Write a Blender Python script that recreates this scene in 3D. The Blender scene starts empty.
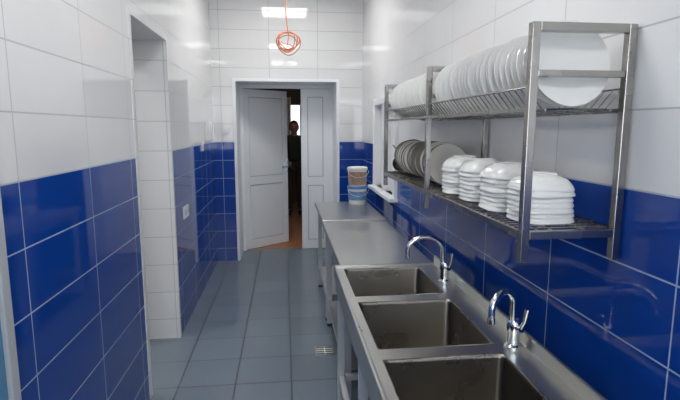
import bpy, bmesh, math, random
from mathutils import Vector, Matrix
random.seed(4)
S = bpy.context.scene
S.view_settings.view_transform = 'Standard'
COL = S.collection
PI = math.pi

# ---------------- materials ----------------
def newmat(name):
    m = bpy.data.materials.new(name); m.use_nodes = True
    nt = m.node_tree
    return m, nt, nt.nodes['Principled BSDF']

def plain(name, col, rough=0.5, metal=0.0, spec=0.5, emit=None, estr=0, var=0.0, bump=0.0, nscale=30, alpha=1, trans=0, stretch=None, rvar=0.05):
    m, nt, b = newmat(name)
    b.inputs['Base Color'].default_value = (*col, 1)
    b.inputs['Roughness'].default_value = rough
    b.inputs['Metallic'].default_value = metal
    b.inputs['Specular IOR Level'].default_value = spec
    if trans: b.inputs['Transmission Weight'].default_value = trans
    if emit:
        b.inputs['Emission Color'].default_value = (*emit, 1)
        b.inputs['Emission Strength'].default_value = estr
    if var or bump:
        tc = nt.nodes.new('ShaderNodeTexCoord'); mp = nt.nodes.new('ShaderNodeMapping')
        if stretch: mp.inputs['Scale'].default_value = stretch
        no = nt.nodes.new('ShaderNodeTexNoise'); no.inputs['Scale'].default_value = nscale
        no.inputs['Detail'].default_value = 4
        nt.links.new(tc.outputs['Object'], mp.inputs[0]); nt.links.new(mp.outputs[0], no.inputs['Vector'])
        if var:
            mr = nt.nodes.new('ShaderNodeMapRange')
            mr.inputs['To Min'].default_value = 1-var; mr.inputs['To Max'].default_value = 1+var
            nt.links.new(no.outputs['Fac'], mr.inputs['Value'])
            hv = nt.nodes.new('ShaderNodeHueSaturation'); hv.inputs['Color'].default_value = (*col, 1)
            nt.links.new(mr.outputs[0], hv.inputs['Value'])
            nt.links.new(hv.outputs[0], b.inputs['Base Color'])
            if metal:
                m2 = nt.nodes.new('ShaderNodeMapRange')
                m2.inputs['To Min'].default_value = max(0.03, rough-rvar); m2.inputs['To Max'].default_value = rough+rvar
                nt.links.new(no.outputs['Fac'], m2.inputs['Value']); nt.links.new(m2.outputs[0], b.inputs['Roughness'])
        if bump:
            bp = nt.nodes.new('ShaderNodeBump'); bp.inputs['Strength'].default_value = bump
            bp.inputs['Distance'].default_value = 0.01
            nt.links.new(no.outputs['Fac'], bp.inputs['Height']); nt.links.new(bp.outputs[0], b.inputs['Normal'])
    return m

BLUE_Z = 1.345
def tile_mat(name, axis, u0, w=0.53, h=0.2, c_low=(0.006,0.052,0.31), c_high=(0.79,0.79,0.79), split=BLUE_Z,
             g_low=(0.36,0.46,0.62), g_high=(0.46,0.47,0.48), rough=0.04, mortar=0.0024, vaxis='Z', v0=BLUE_Z, bumps=0.010, nscale=1.3, mixv=0.25):
    m, nt, b = newmat(name)
    N = nt.nodes.new; L = nt.links.new
    tc = N('ShaderNodeTexCoord'); sp = N('ShaderNodeSeparateXYZ'); L(tc.outputs['Object'], sp.inputs[0])
    def off(sock, o):
        a = N('ShaderNodeMath'); a.operation='ADD'; a.inputs[1].default_value = o; L(sock, a.inputs[0]); return a.outputs[0]
    cb = N('ShaderNodeCombineXYZ')
    L(off(sp.outputs[axis], -u0 + 40*w), cb.inputs[0]); L(off(sp.outputs[vaxis], -v0+40*h), cb.inputs[1])
    br = N('ShaderNodeTexBrick'); br.offset = 0.0; br.squash = 1.0
    br.inputs['Scale'].default_value = 1; br.inputs['Brick Width'].default_value = w; br.inputs['Row Height'].default_value = h
    br.inputs['Mortar Size'].default_value = mortar; br.inputs['Mortar Smooth'].default_value = 0.1; br.inputs['Bias'].default_value = 0
    br.inputs['Color1'].default_value = (0.88,0.88,0.88,1); br.inputs['Color2'].default_value = (1.0,1.0,1.0,1)
    L(cb.outputs[0], br.inputs['Vector'])
    gt = N('ShaderNodeMath'); gt.operation='GREATER_THAN'; gt.inputs[1].default_value = split; L(sp.outputs['Z'], gt.inputs[0])
    def mix(fac, a, c):
        x = N('ShaderNodeMix'); x.data_type='RGBA'
        if fac is not None: L(fac, x.inputs[0])
        for s, v in ((6,a),(7,c)):
            if isinstance(v, tuple): x.inputs[s].default_value = (*v,1)
            else: L(v, x.inputs[s])
        return x
    tcol = mix(gt.outputs[0], c_low, c_high).outputs[2]
    gcol = mix(gt.outputs[0], g_low, g_high).outputs[2]
    no2 = N('ShaderNodeTexNoise'); no2.inputs['Scale'].default_value = 4; no2.inputs['Detail'].default_value=3; L(tc.outputs['Object'], no2.inputs['Vector'])
    mr = N('ShaderNodeMapRange'); mr.inputs['To Min'].default_value=0.96; mr.inputs['To Max'].default_value=1.03; L(no2.outputs['Fac'], mr.inputs['Value'])
    hs = N('ShaderNodeHueSaturation'); L(tcol, hs.inputs['Color']); L(mr.outputs[0], hs.inputs['Value'])
    mul = N('ShaderNodeMix'); mul.data_type='RGBA'; mul.blend_type='MULTIPLY'; mul.inputs[0].default_value=mixv
    L(hs.outputs[0], mul.inputs[6]); L(br.outputs['Color'], mul.inputs[7])
    fin = mix(br.outputs['Fac'], mul.outputs[2], gcol)
    L(fin.outputs[2], b.inputs['Base Color'])
    rr = N('ShaderNodeMapRange'); rr.inputs['To Min'].default_value = rough; rr.inputs['To Max'].default_value = 0.6
    L(br.outputs['Fac'], rr.inputs['Value']); L(rr.outputs[0], b.inputs['Roughness'])
    no = N('ShaderNodeTexNoise'); no.inputs['Scale'].default_value = nscale; no.inputs['Detail'].default_value = 1; L(tc.outputs['Object'], no.inputs['Vector'])
    b1 = N('ShaderNodeBump'); b1.inputs['Strength'].default_value = 1; b1.inputs['Distance'].default_value = bumps*0.1; L(no.outputs['Fac'], b1.inputs['Height'])
    b2 = N('ShaderNodeBump'); b2.invert = True; b2.inputs['Strength'].default_value = 0.5; b2.inputs['Distance'].default_value = 0.0015
    L(br.outputs['Fac'], b2.inputs['Height']); L(b1.outputs[0], b2.inputs['Normal']); L(b2.outputs[0], b.inputs['Normal'])
    return m

M_L = tile_mat('tile_left', 'Y', 1.515)
M_R = tile_mat('tile_right', 'Y', 0.98)
M_B = tile_mat('tile_back', 'X', -0.68)
M_REV = tile_mat('tile_reveal', 'X', -0.79, split=-5, rough=0.2)
M_F = tile_mat('tile_floor', 'X', 0.02, w=0.33, h=0.33, split=5, c_low=(0.165,0.205,0.245), g_low=(0.055,0.065,0.08),
               rough=0.2, mortar=0.0048, vaxis='Y', v0=2.76, bumps=0.02, nscale=6, mixv=0.8)
M_WHITE = plain('white_paint', (0.80,0.80,0.80), 0.45)
M_CEIL = plain('ceiling_white', (0.82,0.82,0.82), 0.8)
M_PVC = plain('white_pvc', (0.86,0.88,0.90), 0.3)
M_PVC2 = plain('pvc_groove', (0.50,0.54,0.58), 0.4)
M_STEEL = plain('stainless_steel', (0.50,0.49,0.47), 0.3, 1, var=0.12, nscale=14, stretch=(1,0.15,1))
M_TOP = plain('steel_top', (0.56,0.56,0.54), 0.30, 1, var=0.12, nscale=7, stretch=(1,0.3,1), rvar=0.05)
M_BASIN = plain('steel_basin', (0.24,0.22,0.19), 0.28, 1, var=0.3, nscale=5)  # stainless too; the dark it reflects is put into the base colour
M_RACK = plain('rack_steel', (0.40,0.38,0.36), 0.27, 1, var=0.06, nscale=8, rvar=0.03)
M_CHROME = plain('chrome', (0.75,0.76,0.78), 0.08, 1)
M_LEG = plain('painted_leg', (0.62,0.64,0.65), 0.4, 0.3)
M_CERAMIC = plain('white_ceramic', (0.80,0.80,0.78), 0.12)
M_CERSHADE = plain('shaded_ceramic', (0.52,0.50,0.46), 0.2)  # shade on the lower plates, put into the ceramic colour
M_CERSHADE2 = plain('dark_shaded_ceramic', (0.16,0.15,0.135), 0.2)  # darker copy of that shaded tone, alternated to give stripes
M_DARK = plain('dark', (0.03,0.03,0.03), 0.5)
M_ORANGE = plain('orange_cable', (0.62,0.20,0.09), 0.45)
M_PLAST = plain('plastic_bucket', (0.72,0.72,0.70), 0.25)
M_LBL = plain('label_brown', (0.34,0.22,0.17), 0.4, var=0.6, nscale=45)
M_LBL2 = plain('label_blue', (0.14,0.28,0.52), 0.5, var=0.4, nscale=40)
M_BLUELID = plain('lid_blue', (0.08,0.22,0.5), 0.4)
M_WOOD = plain('wood_floor', (0.42,0.17,0.06), 0.35, var=0.3, nscale=6, stretch=(8,1,1))
M_BROWN = plain('brown_wood', (0.07,0.03,0.018), 0.5, var=0.3, nscale=10)
M_CURT = plain('curtain', (0.8,0.76,0.68), 0.8)
M_JACKET = plain('dark_green_jacket', (0.025,0.035,0.02), 0.8, var=0.3, nscale=12)
M_TROUSER = plain('brown_trousers', (0.05,0.03,0.02), 0.8)
M_SKIN = plain('skin', (0.45,0.24,0.16), 0.5)
M_HAIR = plain('dark_hair', (0.02,0.013,0.01), 0.6)
M_LBLUE = plain('light_blue_panel', (0.08,0.24,0.42), 0.3)
M_EMIT = plain('lamp_panel', (1,1,1), 0.5, emit=(1,0.99,0.97), estr=19.5)
M_DAY = plain('fill_daylight_glass', (1,1,1), 0.5, emit=(0.85,0.93,1.0), estr=5.5)  # glow of the added window behind the camera
M_DAY2 = plain('daylight_glass_hall', (1,1,1), 0.5, emit=(0.9,0.95,1.0), estr=1.4)

# ---------------- mesh helpers ----------------
def finish(bm, name, mats, parent=None, smooth=False, bevel=0, seg=2):
    bmesh.ops.recalc_face_normals(bm, faces=bm.faces)
    me = bpy.data.meshes.new(name); bm.to_mesh(me); bm.free()
    if not isinstance(mats, (list, tuple)): mats = [mats]
    for m in mats: me.materials.append(m)
    if smooth:
        for p in me.polygons: p.use_smooth = True
        try: me.set_sharp_from_angle(angle=math.radians(40))
        except Exception: pass
    o = bpy.data.objects.new(name, me); COL.objects.link(o)
    if parent: o.parent = parent
    if bevel:
        md = o.modifiers.new('bevel', 'BEVEL'); md.width = bevel; md.segments = seg; md.limit_method='ANGLE'
    return o

def abox(bm, x0,x1,y0,y1,z0,z1, mi=0, mtx=None):
    vs = [bm.verts.new((x,y,z)) for x in (x0,x1) for y in (y0,y1) for z in (z0,z1)]
    if mtx: bmesh.ops.transform(bm, matrix=mtx, verts=vs)
    for f in ((0,1,3,2),(4,6,7,5),(0,4,5,1),(2,3,7,6),(0,2,6,4),(1,5,7,3)):
        fc = bm.faces.new([vs[i] for i in f]); fc.material_index = mi

def boxes(name, lst, mat, parent=None, bevel=0, mtx=None):
    bm = bmesh.new()
    for b in lst: abox(bm, *b[:6], mi=(b[6] if len(b)>6 else 0), mtx=mtx)
    return finish(bm, name, mat, parent, bevel=bevel)

def atube(bm, pts, r, n=10, mi=0, cap=True):
    pts = [Vector(p) for p in pts]
    rings = []; prev = None
    for i, p in enumerate(pts):
        if i == 0: d = pts[1]-p
        elif i == len(pts)-1: d = p-pts[i-1]
        else: d = (pts[i+1]-p).normalized() + (p-pts[i-1]).normalized()
        d.normalize()
        if prev is None:
            a = Vector((0,0,1)) if abs(d.z) < 0.9 else Vector((1,0,0))
            u = d.cross(a).normalized()
        else:
            u = (prev - d*prev.dot(d)).normalized()
        prev = u; v = d.cross(u)
        rr = r[i] if isinstance(r, (list,tuple)) else r
        rings.append([bm.verts.new(p + (u*math.cos(2*PI*k/n) + v*math.sin(2*PI*k/n))*rr) for k in range(n)])
    for a, b in zip(rings, rings[1:]):
        for k in range(n):
            f = bm.faces.new((a[k], a[(k+1)%n], b[(k+1)%n], b[k])); f.material_index = mi; f.smooth = True
    if cap:
        for rg in (rings[0], rings[-1]):
            f = bm.faces.new(rg); f.material_index = mi

def tube(name, pts, r, mat, parent=None, n=10):
    bm = bmesh.new(); atube(bm, pts, r, n); return finish(bm, name, mat, parent, smooth=True)

def alathe(bm, prof, mtx, n=32, mi=0, sq=0.0):
    rings = []
    for (r, h) in prof:
        ring = []
        for k in range(n):
            t = 2*PI*k/n
            q = 1.0
            if sq:
                c, s_ = abs(math.cos(t)), abs(math.sin(t))
                p = 2 + sq
                q = 1.0/((c**p + s_**p)**(1/p))
            ring.append(bm.verts.new(mtx @ Vector((r*q*math.cos(t), r*q*math.sin(t), h))))
        rings.append(ring)
    for a, b in zip(rings, rings[1:]):
        for k in range(n):
            f = bm.faces.new((a[k], a[(k+1)%n], b[(k+1)%n], b[k])); f.material_index = mi; f.smooth=True
    for rg in (rings[0], rings[-1]):
        try:
            f = bm.faces.new(rg); f.material_index = mi
        except Exception: pass

def empty(name, loc=(0,0,0)):
    e = bpy.data.objects.new(name, None); e.location = (0,0,0); e.empty_display_size = 0.1
    COL.objects.link(e); return e

def skin(name, verts, edges, mat, parent, sub=2):
    """verts: (x,y,z,rx,ry); first vertex is the root"""
    me = bpy.data.meshes.new(name); me.from_pydata([v[:3] for v in verts], edges, [])
    me.materials.append(mat)
    o = bpy.data.objects.new(name, me); COL.objects.link(o); o.parent = parent
    md = o.modifiers.new('skin','SKIN'); md.use_smooth_shade = True
    if not me.skin_vertices:
        me.attributes
    for i, v in enumerate(verts):
        sv = me.skin_vertices[0].data[i]; sv.radius = (v[3], v[4]); sv.use_root = (i == 0)
    s_ = o.modifiers.new('sub','SUBSURF'); s_.levels = sub; s_.render_levels = sub
    return o

T = Matrix.Translation
R = Matrix.Rotation

# ---------------- room shell ----------------
XL, XR, YB, YN, H = -0.77, 0.88, 5.55, -1.6, 3.0
boxes('floor', [(-2.4,1.2,YN-0.2,6.06,-0.1,0)], M_F)
boxes('ceiling', [(-2.4,1.2,YN-0.2,6.06,H,H+0.1)], M_CEIL)
OY0, OY1, OZ = 2.69, 3.48, 2.085
boxes('wall_left', [(XL-0.3,XL,YN,OY0,0,H),(XL-0.3,XL,OY0,OY1,OZ,H),(XL-0.3,XL,OY1,YB,0,H)], M_L)
HY0,HY1,HZ0,HZ1 = 3.80,4.68,0.95,1.72
boxes('wall_right', [(XR,XR+0.3,YN,HY0,0,H),(XR,XR+0.3,HY1,YB,0,H),(XR,XR+0.3,HY0,HY1,0,HZ0),(XR,XR+0.3,HY0,HY1,HZ1,H)], M_R)
DX0,DX1,DZ = -0.53,0.60,2.016
boxes('wall_back', [(XL-0.3,DX0,YB,6.08,0,H),(DX1,XR+0.3,YB,6.08,0,H),(DX0,DX1,YB,6.08,DZ,H)], M_B)
boxes('wall_near', [(-2.4,-0.4,YN-0.2,YN,0,H),(0.6,1.2,YN-0.2,YN,0,H),(-0.4,0.6,YN-0.2,YN,0,0.9),(-0.4,0.6,YN-0.2,YN,2.3,H)], M_WHITE)
boxes('wall_side_room', [(-2.4,-2.3,YN,6.06,0,H),(-2.3,XL-0.3,1.2,1.3,0,H),(-2.3,XL-0.3,5.0,5.1,0,H)], M_WHITE)

t = 0.012
boxes('trim_1', [(XL-0.30,XL+0.004,OY0,OY0+t,0,OZ-t),(XL-0.30,XL+0.004,OY1-t,OY1,0,OZ-t),(XL-0.30,XL+0.004,OY0,OY1,OZ-t,OZ),
                 (XL,XL+0.004,OY0-0.035,OY0,0,OZ+0.03),(XL,XL+0.004,OY1,OY1+0.02,0,OZ+0.03),(XL,XL+0.004,OY0,OY1,OZ,OZ+0.03)], M_REV)
boxes('trim_2', [(DX0,DX0+0.012,YB-0.006,6.0,0,DZ-0.012),(DX1-0.012,DX1,YB-0.006,6.0,0,DZ-0.012),(DX0,DX1,YB-0.006,6.0,DZ-0.012,DZ),
                 (DX0-0.02,DX0,YB-0.008,YB,0,DZ+0.02),(DX1,DX1+0.02,YB-0.008,YB,0,DZ+0.02),(DX0,DX1,YB-0.008,YB,DZ,DZ+0.02)], M_PVC)
w = empty('fill_window')  # unseen window behind the camera, added to give cool daylight
boxes('frame', [(-0.4,-0.34,YN-0.12,YN-0.04,0.9,2.3),(0.54,0.6,YN-0.12,YN-0.04,0.9,2.3),(0.07,0.13,YN-0.12,YN-0.04,0.96,2.24),
                (-0.34,0.54,YN-0.12,YN-0.04,0.9,0.96),(-0.34,0.54,YN-0.12,YN-0.04,2.24,2.3)], M_PVC, w)
boxes('pane', [(-0.34,0.54,YN-0.11,YN-0.10,0.96,2.24)], M_DAY, w)

h = empty('window_2')
f0 = XR-0.025
boxes('frame', [(f0,XR+0.1,HY0-0.04,HY0+0.03,HZ0,HZ1),(f0,XR+0.1,HY1-0.03,HY1+0.04,HZ0,HZ1),
                (f0,XR+0.1,HY0-0.04,HY1+0.04,HZ1-0.01,HZ1+0.05),(f0,XR+0.1,(HY0+HY1)/2-0.025,(HY0+HY1)/2+0.025,HZ0,HZ1)], M_PVC, h, bevel=0.003)
boxes('sill', [(XR-0.07,XR+0.1,HY0-0.06,HY1+0.06,HZ0-0.03,HZ0)], M_PVC, h, bevel=0.004)
boxes('shutter', [(XR+0.04,XR+0.06,HY0+0.03,HY1-0.03,HZ0,HZ1)], M_WHITE, h)

# ---------------- back door ----------------
def leaf(name, width, hgt, origin, ang, parent, flip=False):
    mt = T(origin) @ R(ang, 4, 'Z')
    bm = bmesh.new(); th = 0.045; st = 0.075
    abox(bm, 0,st,0,th,0,hgt,0,mt); abox(bm, width-st,width,0,th,0,hgt,0,mt)
    for a,b in ((0,0.11),(0.80,0.90),(hgt-0.09,hgt)):
        abox(bm, st,width-st,0,th,a,b,0,mt)
    for a,b in ((0.11,0.80),(0.90,hgt-0.09)):
        abox(bm, st,width-st,0.016,0.030,a,b,1,mt)
        abox(bm, st+0.010,width-st-0.010,0.008,0.034,a+0.010,b-0.010,0,mt)
    o = finish(bm, name, [M_PVC, M_PVC2], parent, bevel=0.002)
    return mt
d = empty('door_1')
boxes('frame', [(DX0+0.012,DX0+0.05,5.99,6.06,0,DZ-0.012),(DX1-0.05,DX1-0.012,5.99,6.06,0,DZ-0.012),(DX0+0.05,DX1-0.05,5.99,6.06,DZ-0.05,DZ-0.012)], M_PVC, d, bevel=0.003)
hl = DZ-0.06
mt = leaf('leaf_open', 0.66, hl, (DX0+0.05,6.02,0.005), math.radians(38), d)
leaf('leaf_fixed', DX1-0.05-0.205, hl, (0.205,6.005,0.005), 0, d)
bm = bmesh.new()
atube(bm, [mt@Vector((0.63,-0.0,1.0)), mt@Vector((0.63,-0.045,1.0)), mt@Vector((0.53,-0.045,1.0))], 0.009)
abox(bm, 0.615,0.645,-0.006,0,0.93,1.07,0,mt)
finish(bm, 'handle', M_CHROME, d, smooth=True)

# hall beyond
boxes('floor_hall', [(-2,2.5,6.06,10,-0.1,0)], M_WOOD)
boxes('wall_hall', [(-2,2.5,10,10.1,0,H),(-2.1,-2,6.08,10,0,H),(2.5,2.6,6.08,10,0,H)], M_BROWN)
boxes('ceiling_hall', [(-2,2.5,6.08,10,H,H+0.1)], M_BROWN)
w3 = empty('window_3')
boxes('pane', [(-0.35,0.75,9.96,9.98,1.1,1.95)], M_DAY2, w3)
boxes('frame', [(-0.42,-0.35,9.93,10,1.03,2.02),(0.75,0.82,9.93,10,1.03,2.02),(-0.35,0.75,9.93,10,1.03,1.1),(-0.35,0.75,9.93,10,1.95,2.02),(0.32,0.37,9.93,10,1.1,1.95)], M_BROWN, w3)
bm = bmesh.new()
for (a,b_) in ((-0.45,0.14),(0.5,0.9)):
    n=40; prev=None
    for i in range(n+1):
        x=a+(b_-a)*i/n; y=9.88+0.025*math.sin(i*1.1)
        c=(bm.verts.new((x,y,0.75)), bm.verts.new((x,y,2.1)))
        if prev: bm.faces.new((prev[0],c[0],c[1],prev[1]))
        prev=c
finish(bm,'curtains',M_CURT,w3,smooth=True)

# standing person in the dim hall
pe = empty('standing_person')
px, py = 0.17, 8.5
V=[(0,0,0.90,0.135,0.10),(0,0,1.05,0.12,0.09),(0,0,1.20,0.135,0.095),(0,0,1.32,0.13,0.085),(0,0.005,1.395,0.055,0.055),
   (0.13,0,1.315,0.055,0.055),(0.185,0,1.27,0.052,0.052),(0.215,0.01,1.04,0.043,0.043),(0.215,-0.045,0.82,0.032,0.034),
   (-0.13,0,1.315,0.055,0.055),(-0.185,0,1.27,0.052,0.052),(-0.215,0.01,1.04,0.043,0.043),(-0.215,-0.045,0.82,0.032,0.034)]
E=[(0,1),(1,2),(2,3),(3,4),(3,5),(5,6),(6,7),(7,8),(3,9),(9,10),(10,11),(11,12)]
V=[(v[0]+px,v[1]+py,*v[2:]) for v in V]
skin('jacket',V,E,M_JACKET,pe)
V=[(0,0,0.91,0.13,0.10),(0.08,0,0.82,0.085,0.09),(0.085,-0.01,0.47,0.06,0.062),(0.09,0.01,0.09,0.045,0.05),(-0.08,0,0.82,0.085,0.09),(-0.085,-0.01,0.47,0.06,0.062),(-0.09,0.01,0.09,0.045,0.05)]
V=[(v[0]+px,v[1]+py,*v[2:]) for v in V]
skin('trousers',V,[(0,1),(1,2),(2,3),(0,4),(4,5),(5,6)],M_TROUSER,pe)
for sg in (-1,1):
    V=[(sg*0.09+px,py+0.03,0.045,0.04,0.04),(sg*0.092+px,py-0.06,0.042,0.042,0.038),(sg*0.1+px,py-0.17,0.032,0.038,0.028)]
    skin('shoe',V,[(0,1),(1,2)],M_DARK,pe)
    hx,hy,hz=sg*0.215+px,py-0.05,0.81
    V=[(hx,hy,hz,0.022,0.024),(hx,hy-0.012,hz-0.06,0.014,0.036)]; E=[(0,1)]
    skin('palm',V,E,M_SKIN,pe)
    for k,(oy,ln) in enumerate(((-0.030,0.065),(-0.010,0.075),(0.010,0.07),(0.028,0.055))):
        V=[(hx,hy-0.012+oy*0.8,hz-0.07,0.008,0.008),(hx-sg*0.004,hy-0.014+oy,hz-0.08-ln*0.5,0.008,0.008),(hx-sg*0.018,hy-0.012+oy,hz-0.08-ln,0.007,0.007)]
        skin('finger',V,[(0,1),(1,2)],M_SKIN,pe,1)
    V=[(hx,hy-0.03,hz-0.03,0.010,0.010),(hx-sg*0.01,hy-0.062,hz-0.055,0.009,0.009),(hx-sg*0.014,hy-0.068,hz-0.085,0.008,0.008)]
    skin('thumb',V,[(0,1),(1,2)],M_SKIN,pe,1)
# head
bm=bmesh.new()
bmesh.ops.create_uvsphere(bm,u_segments=32,v_segments=24,radius=1)
hc=Vector((px,py-0.01,1.51))
for v in bm.verts:
    x,y,z=v.co
    wz = 1.0 if z>0 else 1.0-0.28*(-z)**1.5
    X=x*0.076*wz; Y=y*0.094*(wz if y>0 else (1-0.12*max(0,-z))); Z=z*0.112
    if y<-0.5:
        X0=X
        nose=math.exp(-((X0/0.012)**2))*math.exp(-(((Z+0.012)/0.022)**2))*0.022
        sock=(math.exp(-(((abs(X0)-0.03)/0.014)**2))*math.exp(-(((Z-0.012)/0.012)**2)))*0.009
        mouth=math.exp(-((X0/0.022)**2))*math.exp(-(((Z+0.052)/0.009)**2))*0.005
        Y=Y-nose+sock-mouth
    v.co=hc+Vector((X,Y,Z))
for sg in (-1,1):
    mt2=T(hc+Vector((sg*0.077,0.008,0.0)))@R(sg*0.3,4,'Z')@Matrix.Diagonal((0.008,0.018,0.03,1))
    bmesh.ops.create_uvsphere(bm,u_segments=12,v_segments=8,radius=1,matrix=mt2)
atube(bm,[(px,py+0.012,1.36),(px,py+0.006,1.46)],[0.052,0.05],16)
finish(bm,'head',M_SKIN,pe,smooth=True)
bm=bmesh.new()
for sg in (-1,1):
    bmesh.ops.create_uvsphere(bm,u_segments=12,v_segments=8,radius=0.009,matrix=T(hc+Vector((sg*0.03,-0.075,0.012))))
finish(bm,'eyes',M_DARK,pe,smooth=True)
bm=bmesh.new()
bmesh.ops.create_uvsphere(bm,u_segments=32,v_segments=20,radius=1)
dl=[]
for v in bm.verts:
    x,y,z=v.co
    if (y<-0.25 and z<0.5) or z<-0.55: dl.append(v)
    v.co=hc+Vector((x*0.083,0.006+y*0.102,0.004+z*0.118))
bmesh.ops.delete(bm,geom=dl,context='VERTS')
finish(bm,'hair',M_HAIR,pe,smooth=True)

d2 = empty('door_2')
boxes('frame', [(XL,XL+0.02,1.345,1.385,0,2.08),(XL,XL+0.02,0.45,0.49,0,2.08),(XL,XL+0.02,0.49,1.345,2.04,2.08)], M_LEG, d2, bevel=0.003)
boxes('leaf', [(XL,XL+0.008,0.49,1.345,0.01,2.04),(XL,XL+0.014,0.6,1.24,1.05,1.9),(XL,XL+0.014,0.6,1.24,0.15,0.95)], M_LBLUE, d2, bevel=0.002)

# ---------------- ceiling lamps ----------------
for i,y in enumerate((4.45, 1.75, -0.6)):
    e = empty('ceiling_panel_lamp')
    boxes('housing', [(-0.27,0.33,y-0.3,y-0.28,H-0.03,H),(-0.27,0.33,y+0.28,y+0.3,H-0.03,H),(-0.27,-0.25,y-0.28,y+0.28,H-0.03,H),(0.31,0.33,y-0.28,y+0.28,H-0.03,H)], M_WHITE, e)
    boxes('diffuser', [(-0.25,0.31,y-0.28,y+0.28,H-0.022,H-0.001)], M_EMIT, e)
e = empty('ceiling_panel_lamp')
boxes('diffuser', [(-1.9,-1.4,2.8,3.3,H-0.03,H)], M_EMIT, e)
e = empty('ceiling_panel_lamp')
boxes('diffuser', [(-0.3,0.3,7.3,7.5,H-0.03,H)], plain('warm_lamp',(1,1,1),0.5,emit=(1,0.7,0.45),estr=8), e)

# ---------------- hanging cable coil ----------------
c = empty('hanging_cable_coil')
bm = bmesh.new()
cc = Vector((0.045,4.5,2.255))
atube(bm, [(0.03,4.5,H),(0.037,4.5,2.8),(0.028,4.5,2.55),(0.04,4.5,2.40),(0.055,4.49,2.30),(0.04,4.48,2.22)], 0.005)
finish(bm,'drop_wire',M_ORANGE,c,smooth=True)
bm = bmesh.new()
for L_ in range(6):
    pts=[]; ra=0.088+random.uniform(-0.018,0.014); rb=0.09+random.uniform(-0.018,0.018)
    ox,oz=random.uniform(-0.014,0.014),random.uniform(-0.02,0.015); ty=random.uniform(-0.03,0.03); ph=random.uniform(0,6)
    for i in range(37):
        a=ph+2*PI*i/36
        pts.append(cc+Vector((ox+ra*math.cos(a)+0.006*math.sin(3*a+ph), ty*math.sin(a+ph), oz+rb*math.sin(a)+0.005*math.cos(2*a))))
    atube(bm, pts, 0.0045, 8)
atube(bm, [cc+Vector((0.06,0,-0.06)),cc+Vector((0.02,-0.02,-0.03)),cc+Vector((-0.03,0,-0.02)),cc+Vector((-0.06,0.01,0.0))], 0.0045, 8)
finish(bm,'coil',M_ORANGE,c,smooth=True)

# ---------------- steel tables ----------------
def table(y0,y1,top=0.80):
    e = empty('steel_worktable')
    x0,x1 = 0.275,0.77
    boxes('top', [(x0,x1,y0,y1,top-0.035,top)], M_TOP, e, bevel=0.006)
    bm = bmesh.new(); lw=0.035
    for x in (x0+0.03,x1-0.03-lw):
        for y in (y0+0.03,y1-0.03-lw): abox(bm,x,x+lw,y,y+lw,0.02,top-0.035)
    for x in (x0+0.034,x1-0.034-0.025): abox(bm,x,x+0.025,y0+0.065,y1-0.065,top-0.085,top-0.035)
    for y in (y0+0.034,y1-0.034-0.025): abox(bm,x0+0.065,x1-0.065,y,y+0.025,top-0.085,top-0.035)
    for x in (x0+0.034,x1-0.034-0.025): abox(bm,x,x+0.025,y0+0.065,y1-0.065,0.16,0.19)
    finish(bm,'legs',M_LEG,e,bevel=0.002)
    bm = bmesh.new()
    for x in (x0+0.0475,x1-0.0475):
        for y in (y0+0.0475,y1-0.0475): atube(bm,[(x,y,0),(x,y,0.02)],0.022,12)
    finish(bm,'feet',M_DARK,e)
    boxes('shelf', [(x0+0.034,x1-0.034,y0+0.065,y1-0.065,0.19,0.20)], M_STEEL, e)
table(3.635,4.56,0.81); table(2.43,3.62,0.797)

# ---------------- triple sink ----------------
s = empty('triple_basin_sink')
sx0,sx1,sy0,sy1,st = 0.245,0.775,0.90,2.41,0.80
bx0,bx1 = 0.285,0.675
basins = [(1.955,2.365),(1.455,1.885),(0.955,1.385)]
strips = [(sx0,bx0,sy0,sy1,st-0.012,st),(bx1,sx1,sy0,sy1,st-0.012,st)]
ys = [sy1,2.365,1.955,1.885,1.455,1.385,0.955,sy0]
for i in range(0,8,2): strips.append((bx0,bx1,ys[i+1],ys[i],st-0.012,st))
boxes('deck', strips, M_TOP, s)
boxes('raised_edge', [(sx0-0.004,sx0+0.010,sy0,sy1,st-0.05,st+0.008),(sx1-0.012,sx1,sy0,sy1,st-0.05,st+0.045),(sx0,sx1,sy1-0.010,sy1+0.004,st-0.05,st+0.008),(sx0,sx1,sy0,sy0+0.01,st-0.05,st+0.008)], M_TOP, s, bevel=0.004)
def rrect(x0,x1,y0,y1,r,k=6):
    out=[]
    for cx,cy,a0 in ((x1-r,y1-r,0),(x0+r,y1-r,PI/2),(x0+r,y0+r,PI),(x1-r,y0+r,1.5*PI)):
        for i in range(k+1):
            a=a0+PI/2*i/k; out.append((cx+r*math.cos(a),cy+r*math.sin(a)))
    return out
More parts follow.
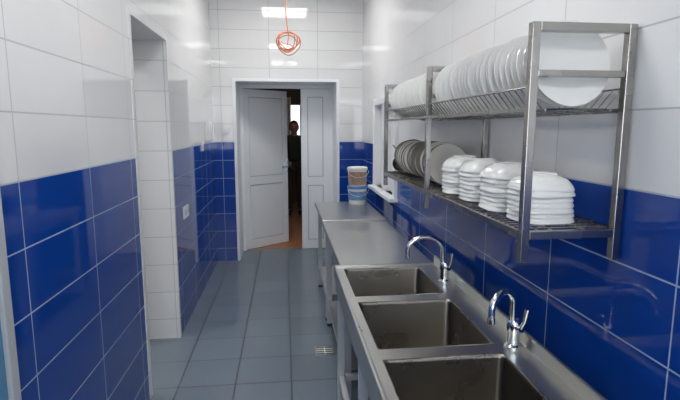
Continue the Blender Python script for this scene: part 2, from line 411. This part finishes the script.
for (a,b_) in basins:
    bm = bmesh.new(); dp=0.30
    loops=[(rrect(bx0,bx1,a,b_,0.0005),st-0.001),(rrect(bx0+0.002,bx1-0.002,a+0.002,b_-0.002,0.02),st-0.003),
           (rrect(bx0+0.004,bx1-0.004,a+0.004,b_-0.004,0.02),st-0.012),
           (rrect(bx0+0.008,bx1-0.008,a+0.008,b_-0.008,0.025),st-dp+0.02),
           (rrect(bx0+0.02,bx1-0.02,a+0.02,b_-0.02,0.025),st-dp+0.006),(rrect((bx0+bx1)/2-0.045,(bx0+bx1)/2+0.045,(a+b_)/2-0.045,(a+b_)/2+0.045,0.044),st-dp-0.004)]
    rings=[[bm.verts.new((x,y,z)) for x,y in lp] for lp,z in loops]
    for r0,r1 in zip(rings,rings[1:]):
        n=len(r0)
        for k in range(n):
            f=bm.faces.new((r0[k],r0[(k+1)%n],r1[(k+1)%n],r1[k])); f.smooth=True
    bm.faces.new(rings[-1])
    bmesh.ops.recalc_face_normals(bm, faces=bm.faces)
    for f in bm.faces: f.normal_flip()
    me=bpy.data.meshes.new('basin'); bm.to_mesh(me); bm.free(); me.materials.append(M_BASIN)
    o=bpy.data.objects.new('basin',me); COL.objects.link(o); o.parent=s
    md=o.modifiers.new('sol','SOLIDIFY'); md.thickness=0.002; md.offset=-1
    bm=bmesh.new(); cx,cy=(bx0+bx1)/2,(a+b_)/2
    alathe(bm,[(0.04,0.0),(0.04,0.004),(0.03,0.004),(0.026,0.001),(0.0005,0.001)],T((cx,cy,st-dp-0.003)),24)
    finish(bm,'drain',M_CHROME,s,smooth=True)
    bm=bmesh.new()
    atube(bm,[(cx,cy,st-dp-0.01),(cx,cy,0.33),(cx+0.02,cy,0.29),(cx+0.25,cy,0.27)],0.022,12)
    finish(bm,'waste_pipe',M_WHITE,s,smooth=True)
bm=bmesh.new(); lw=0.035
for y in (sy1-0.05,1.65,sy0+0.02):
    for x in (sx0+0.012,sx1-0.05): abox(bm,x,x+lw,y,y+lw,0.0,st-0.012)
for x in (sx0+0.015,sx1-0.045):
    abox(bm,x,x+0.028,sy0+0.055,sy1-0.05,0.20,0.23)
abox(bm,sx0+0.05,sx1-0.05,sy1-0.045,sy1-0.02,0.20,0.23)
finish(bm,'stand',M_LEG,s,bevel=0.002)
boxes('apron',[(sx0+0.004,sx0+0.010,sy0+0.01,sy1-0.01,st-0.12,st-0.012)],M_TOP,s)

# ---------------- faucets ----------------
def faucet(x,y,ang,H2=0.20,reach=0.15):
    e=empty('kitchen_faucet'); z=0.80
    bm=bmesh.new()
    alathe(bm,[(0.001,0),(0.028,0),(0.028,0.006),(0.021,0.012),(0.019,0.05),(0.023,0.058),(0.023,0.082),(0.018,0.09),(0.001,0.092)],T((x,y,z)),20)
    finish(bm,'body',M_CHROME,e,smooth=True)
    d=Vector((math.cos(ang),math.sin(ang),0)); p0=Vector((x,y,z+0.07))
    pts=[]; r=reach/2
    pts.append(p0+d*0.0); pts.append(p0+d*0.012+Vector((0,0,0.03)))
    top=z+H2-r*0.75
    n=16
    for i in range(n+1):
        a=PI-PI*0.98*i/n
        pts.append(Vector((x,y,top))+d*(0.012+r+r*math.cos(a))+Vector((0,0,r*0.75*math.sin(a))))
    pts.append(pts[-1]+Vector((0,0,-0.025)))
    bm=bmesh.new(); atube(bm,pts,0.0105,12)
    q=pts[-1]; atube(bm,[q,q+Vector((0,0,-0.016))],0.012,12)
    finish(bm,'spout',M_CHROME,e,smooth=True)
    bm=bmesh.new(); sd=Vector((0.3,-1,0)).normalized()
    atube(bm,[p0,p0+sd*0.035],[0.014,0.013],12)
    atube(bm,[p0+sd*0.028,p0+sd*0.045+Vector((0,0,0.03)),p0+sd*0.055+Vector((0,0,0.075))],[0.007,0.006,0.008],10)
    finish(bm,'lever',M_CHROME,e,smooth=True)
faucet(0.725,2.12,math.radians(180),0.21,0.165)
faucet(0.725,1.43,math.radians(215),0.20,0.125)

# ---------------- dish rack ----------------
rk=empty('dish_drying_rack')
rx0,rx1,rz0,rz1=0.60,0.875,1.155,1.755
fy=(1.18,2.055,2.93); pw=0.022
bm=bmesh.new()
for y in fy:
    for x in (rx0,rx1-pw): abox(bm,x,x+pw,y-pw/2,y+pw/2,rz0,rz1)
    abox(bm,rx0+pw,rx1-pw,y-pw/2,y+pw/2,rz1-pw,rz1)
    abox(bm,rx0+pw,rx1-pw,y-0.008,y+0.008,1.625,1.642)
    abox(bm,rx0+pw,rx1-pw,y-pw/2,y+pw/2,1.215,1.237)
for a,b_ in zip(fy,fy[1:]):
    for x in (rx0,rx1-pw):
        abox(bm,x,x+pw,a+pw/2,b_-pw/2,1.215,1.237)
        abox(bm,x,x+0.012,a+pw/2,b_-pw/2,1.538,1.55)
finish(bm,'frame',M_RACK,rk,bevel=0.002)
bm=bmesh.new()
for x in (rx0+0.05,rx1-0.05): atube(bm,[(x,fy[0],1.545),(x,fy[-1],1.545)],0.004,8)
for x in (rx0+0.006,rx1-0.006): atube(bm,[(x,fy[0],1.60),(x,fy[-1],1.60)],0.003,8)
PS=0.034
y=1.2
while y<2.91:
    atube(bm,[(rx0+0.008,y,1.60),(rx0+0.05,y,1.549),(rx1-0.05,y,1.549),(rx1-0.008,y,1.60)],0.0018,5)
    y+=PS
y=1.2
while y<2.92:
    atube(bm,[(rx0+0.01,y,1.239),(rx1-0.01,y,1.239)],0.0022,5)
    y+=0.03
for x in (rx0+0.09,rx0+0.18): atube(bm,[(x,fy[0],1.235),(x,fy[-1],1.235)],0.004,8)
finish(bm,'wires',M_RACK,rk,smooth=True)

# plates
def plate_prof(r):
    return [(0.0005,0.0),(r*0.55,0.0),(r*0.58,0.001),(r*0.7,0.003),(r,0.0095),(r,0.0125),(r*0.97,0.0125),(r*0.68,0.006),(r*0.58,0.004),(0.0005,0.003)]
bm=bmesh.new(); y=1.218; i=0
while y<2.91:
    if abs(y-2.05)>0.03:
        r=0.107+random.choice((0,0,0.002,-0.003)); tl=math.radians(81+random.uniform(-2.5,2.5))
        mt=T((0.722+random.uniform(-0.005,0.005), y, 1.5515+r)) @ R(math.radians(random.uniform(-3,3)),4,'Z') @ R(tl,4,'X')
        alathe(bm,plate_prof(r),mt,40)
    y+=PS
finish(bm,'dinner_plate_row',M_CERAMIC,None,smooth=True)
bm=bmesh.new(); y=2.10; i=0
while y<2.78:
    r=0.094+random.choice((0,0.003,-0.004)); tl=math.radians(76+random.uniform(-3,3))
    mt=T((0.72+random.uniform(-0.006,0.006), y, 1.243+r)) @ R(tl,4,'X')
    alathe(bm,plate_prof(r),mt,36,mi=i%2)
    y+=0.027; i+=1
finish(bm,'shaded_plate_row',[M_CERSHADE,M_CERSHADE2],None,smooth=True)  # plates standing in shade, with the shade painted into both tones
def bowls(y,n,x=0.72):
    bm=bmesh.new()
    for i in range(n):
        r=0.081
        pr=[(r,0),(r,0.003),(r*0.94,0.014),(r*0.80,0.029),(r*0.55,0.040),(r*0.50,0.041),(r*0.49,0.046),(r*0.45,0.046),(r*0.44,0.042),(0.0005,0.042)]
        mt=T((x+random.uniform(-0.003,0.003),y+random.uniform(-0.003,0.003),1.2425+i*0.0145)) @ R(random.uniform(-0.12,0.12),4,'Z') @ R(random.uniform(-0.02,0.02),4,'X')
        alathe(bm,pr,mt,36,sq=1.2)
    finish(bm,'bowl_stack',M_CERAMIC,None,smooth=True)
bowls(1.31,7); bowls(1.51,8); bowls(1.71,8); bowls(1.91,8)
l=empty('soup_ladle')
bm=bmesh.new()
mt=T((0.68,2.86,1.288)) @ R(math.radians(75),4,'X')
alathe(bm,[(0.002,-0.03),(0.025,-0.026),(0.04,-0.01),(0.045,0.01),(0.043,0.01),(0.037,-0.008),(0.02,-0.022),(0.001,-0.026)],mt,24)
finish(bm,'cup',M_RACK,l,smooth=True)
tube('handle',[(0.68,2.86,1.33),(0.66,2.87,1.38),(0.64,2.88,1.40)],0.004,M_RACK,l)

# ---------------- buckets ----------------
def bucket(z,lid,lbl,r=0.083,hh=0.15,l0=0.03,l1=0.045):
    e=empty('plastic_bucket'); x,y=0.66,4.42
    bm=bmesh.new(); alathe(bm,[(0.0005,0),(r*0.86,0),(r*0.88,0.004),(r,hh-0.012),(r,hh-0.01),(0.0005,hh-0.01)],T((x,y,z)),28); finish(bm,'body',M_PLAST,e,smooth=True)
    bm=bmesh.new(); alathe(bm,[(r*0.905,l0),(r*0.925,l0),(r*0.985,hh-l1),(r*0.965,hh-l1)],T((x,y,z)),28); finish(bm,'label',lbl,e,smooth=True)
    bm=bmesh.new(); alathe(bm,[(r*1.01,hh-0.028),(r*1.06,hh-0.026),(r*1.06,hh-0.006),(r*0.98,hh),(r*0.9,hh-0.003),(0.0005,hh-0.003)],T((x,y,z)),28); finish(bm,'lid',lid,e,smooth=True)
    tube('handle',[(x+r*1.08*math.cos(a),y-0.02-0.07*math.sin(a)*0.6-0.03,z+hh-0.03-0.06*math.sin(a)) for a in [PI*k/12 for k in range(13)]],0.0025,M_PLAST,e,n=6)
bucket(0.81,M_BLUELID,M_LBL2,0.088,0.17,0.04,0.05); bucket(0.979,M_PLAST,M_LBL,0.088,0.17,0.012,0.04)

# ---------------- outlets & switches ----------------
def socket(name,side,a,z,wd=0.08,hh=0.08,n=1):
    e=empty(name)
    for k in range(n):
        zz=z-k*hh*1.0
        if side=='L':
            boxes('plate',[(XL,XL+0.012,a-wd/2,a+wd/2,zz-hh/2,zz+hh/2)],M_WHITE,e,bevel=0.003)
            bm=bmesh.new(); alathe(bm,[(0.024,0.012),(0.024,0.0145),(0.020,0.0145),(0.018,0.0125),(0.0005,0.0125)],T((XL,a,zz))@R(PI/2,4,'Y'),18); finish(bm,'insert',M_PVC2,e)
        else:
            boxes('plate',[(a-wd/2,a+wd/2,YB-0.012,YB,zz-hh/2,zz+hh/2)],M_WHITE,e,bevel=0.003)
            boxes('rocker',[(a-wd*0.3,a+wd*0.3,YB-0.017,YB-0.011,zz-hh*0.32,zz+hh*0.32)],M_PVC,e,bevel=0.002)
socket('power_outlet','L',3.80,0.86,0.09,0.09,1)
socket('power_outlet','L',3.90,0.86,0.09,0.09,1)
socket('light_switch','B',-0.64,1.475)
socket('light_switch','L',4.75,1.33,0.09,0.09)
j=empty('junction_box')
boxes('box',[(XL,XL+0.05,4.95,5.07,1.38,1.56)],M_WHITE,j,bevel=0.005)
boxes('cover',[(XL+0.05,XL+0.056,4.96,5.06,1.39,1.55)],M_PVC,j,bevel=0.002)

# ---------------- floor drain ----------------
g=empty('floor_drain')
cx,cy,hw=0.25,3.14,0.065
boxes('rim',[(cx-hw,cx+hw,cy-hw,cy-hw+0.012,0,0.004),(cx-hw,cx+hw,cy+hw-0.012,cy+hw,0,0.004),(cx-hw,cx-hw+0.012,cy-hw+0.012,cy+hw-0.012,0,0.004),(cx+hw-0.012,cx+hw,cy-hw+0.012,cy+hw-0.012,0,0.004)],M_STEEL,g)
boxes('pit',[(cx-hw+0.012,cx+hw-0.012,cy-hw+0.012,cy+hw-0.012,0,0.001)],M_DARK,g)
boxes('bars',[(cx-hw+0.012,cx+hw-0.012,cy+o_-0.004,cy+o_+0.004,0.001,0.004) for o_ in (-0.030,0,0.030)]+[(cx-0.004,cx+0.004,cy-hw+0.012,cy+hw-0.012,0.001,0.0042)],M_CERAMIC,g)

# ---------------- world ----------------
wd=bpy.data.worlds.new('world'); S.world=wd; wd.use_nodes=True
wd.node_tree.nodes['Background'].inputs[0].default_value=(0.6,0.75,1,1)
wd.node_tree.nodes['Background'].inputs[1].default_value=0.5

# ---------------- camera ----------------
cam=bpy.data.cameras.new('camera'); co=bpy.data.objects.new('camera',cam); COL.objects.link(co)
co.location=(0,0,1.5); co.rotation_euler=(math.radians(90-8.36),0,math.radians(-6.45))
cam.sensor_width=36; cam.lens=25.94; cam.clip_start=0.02
S.camera=co
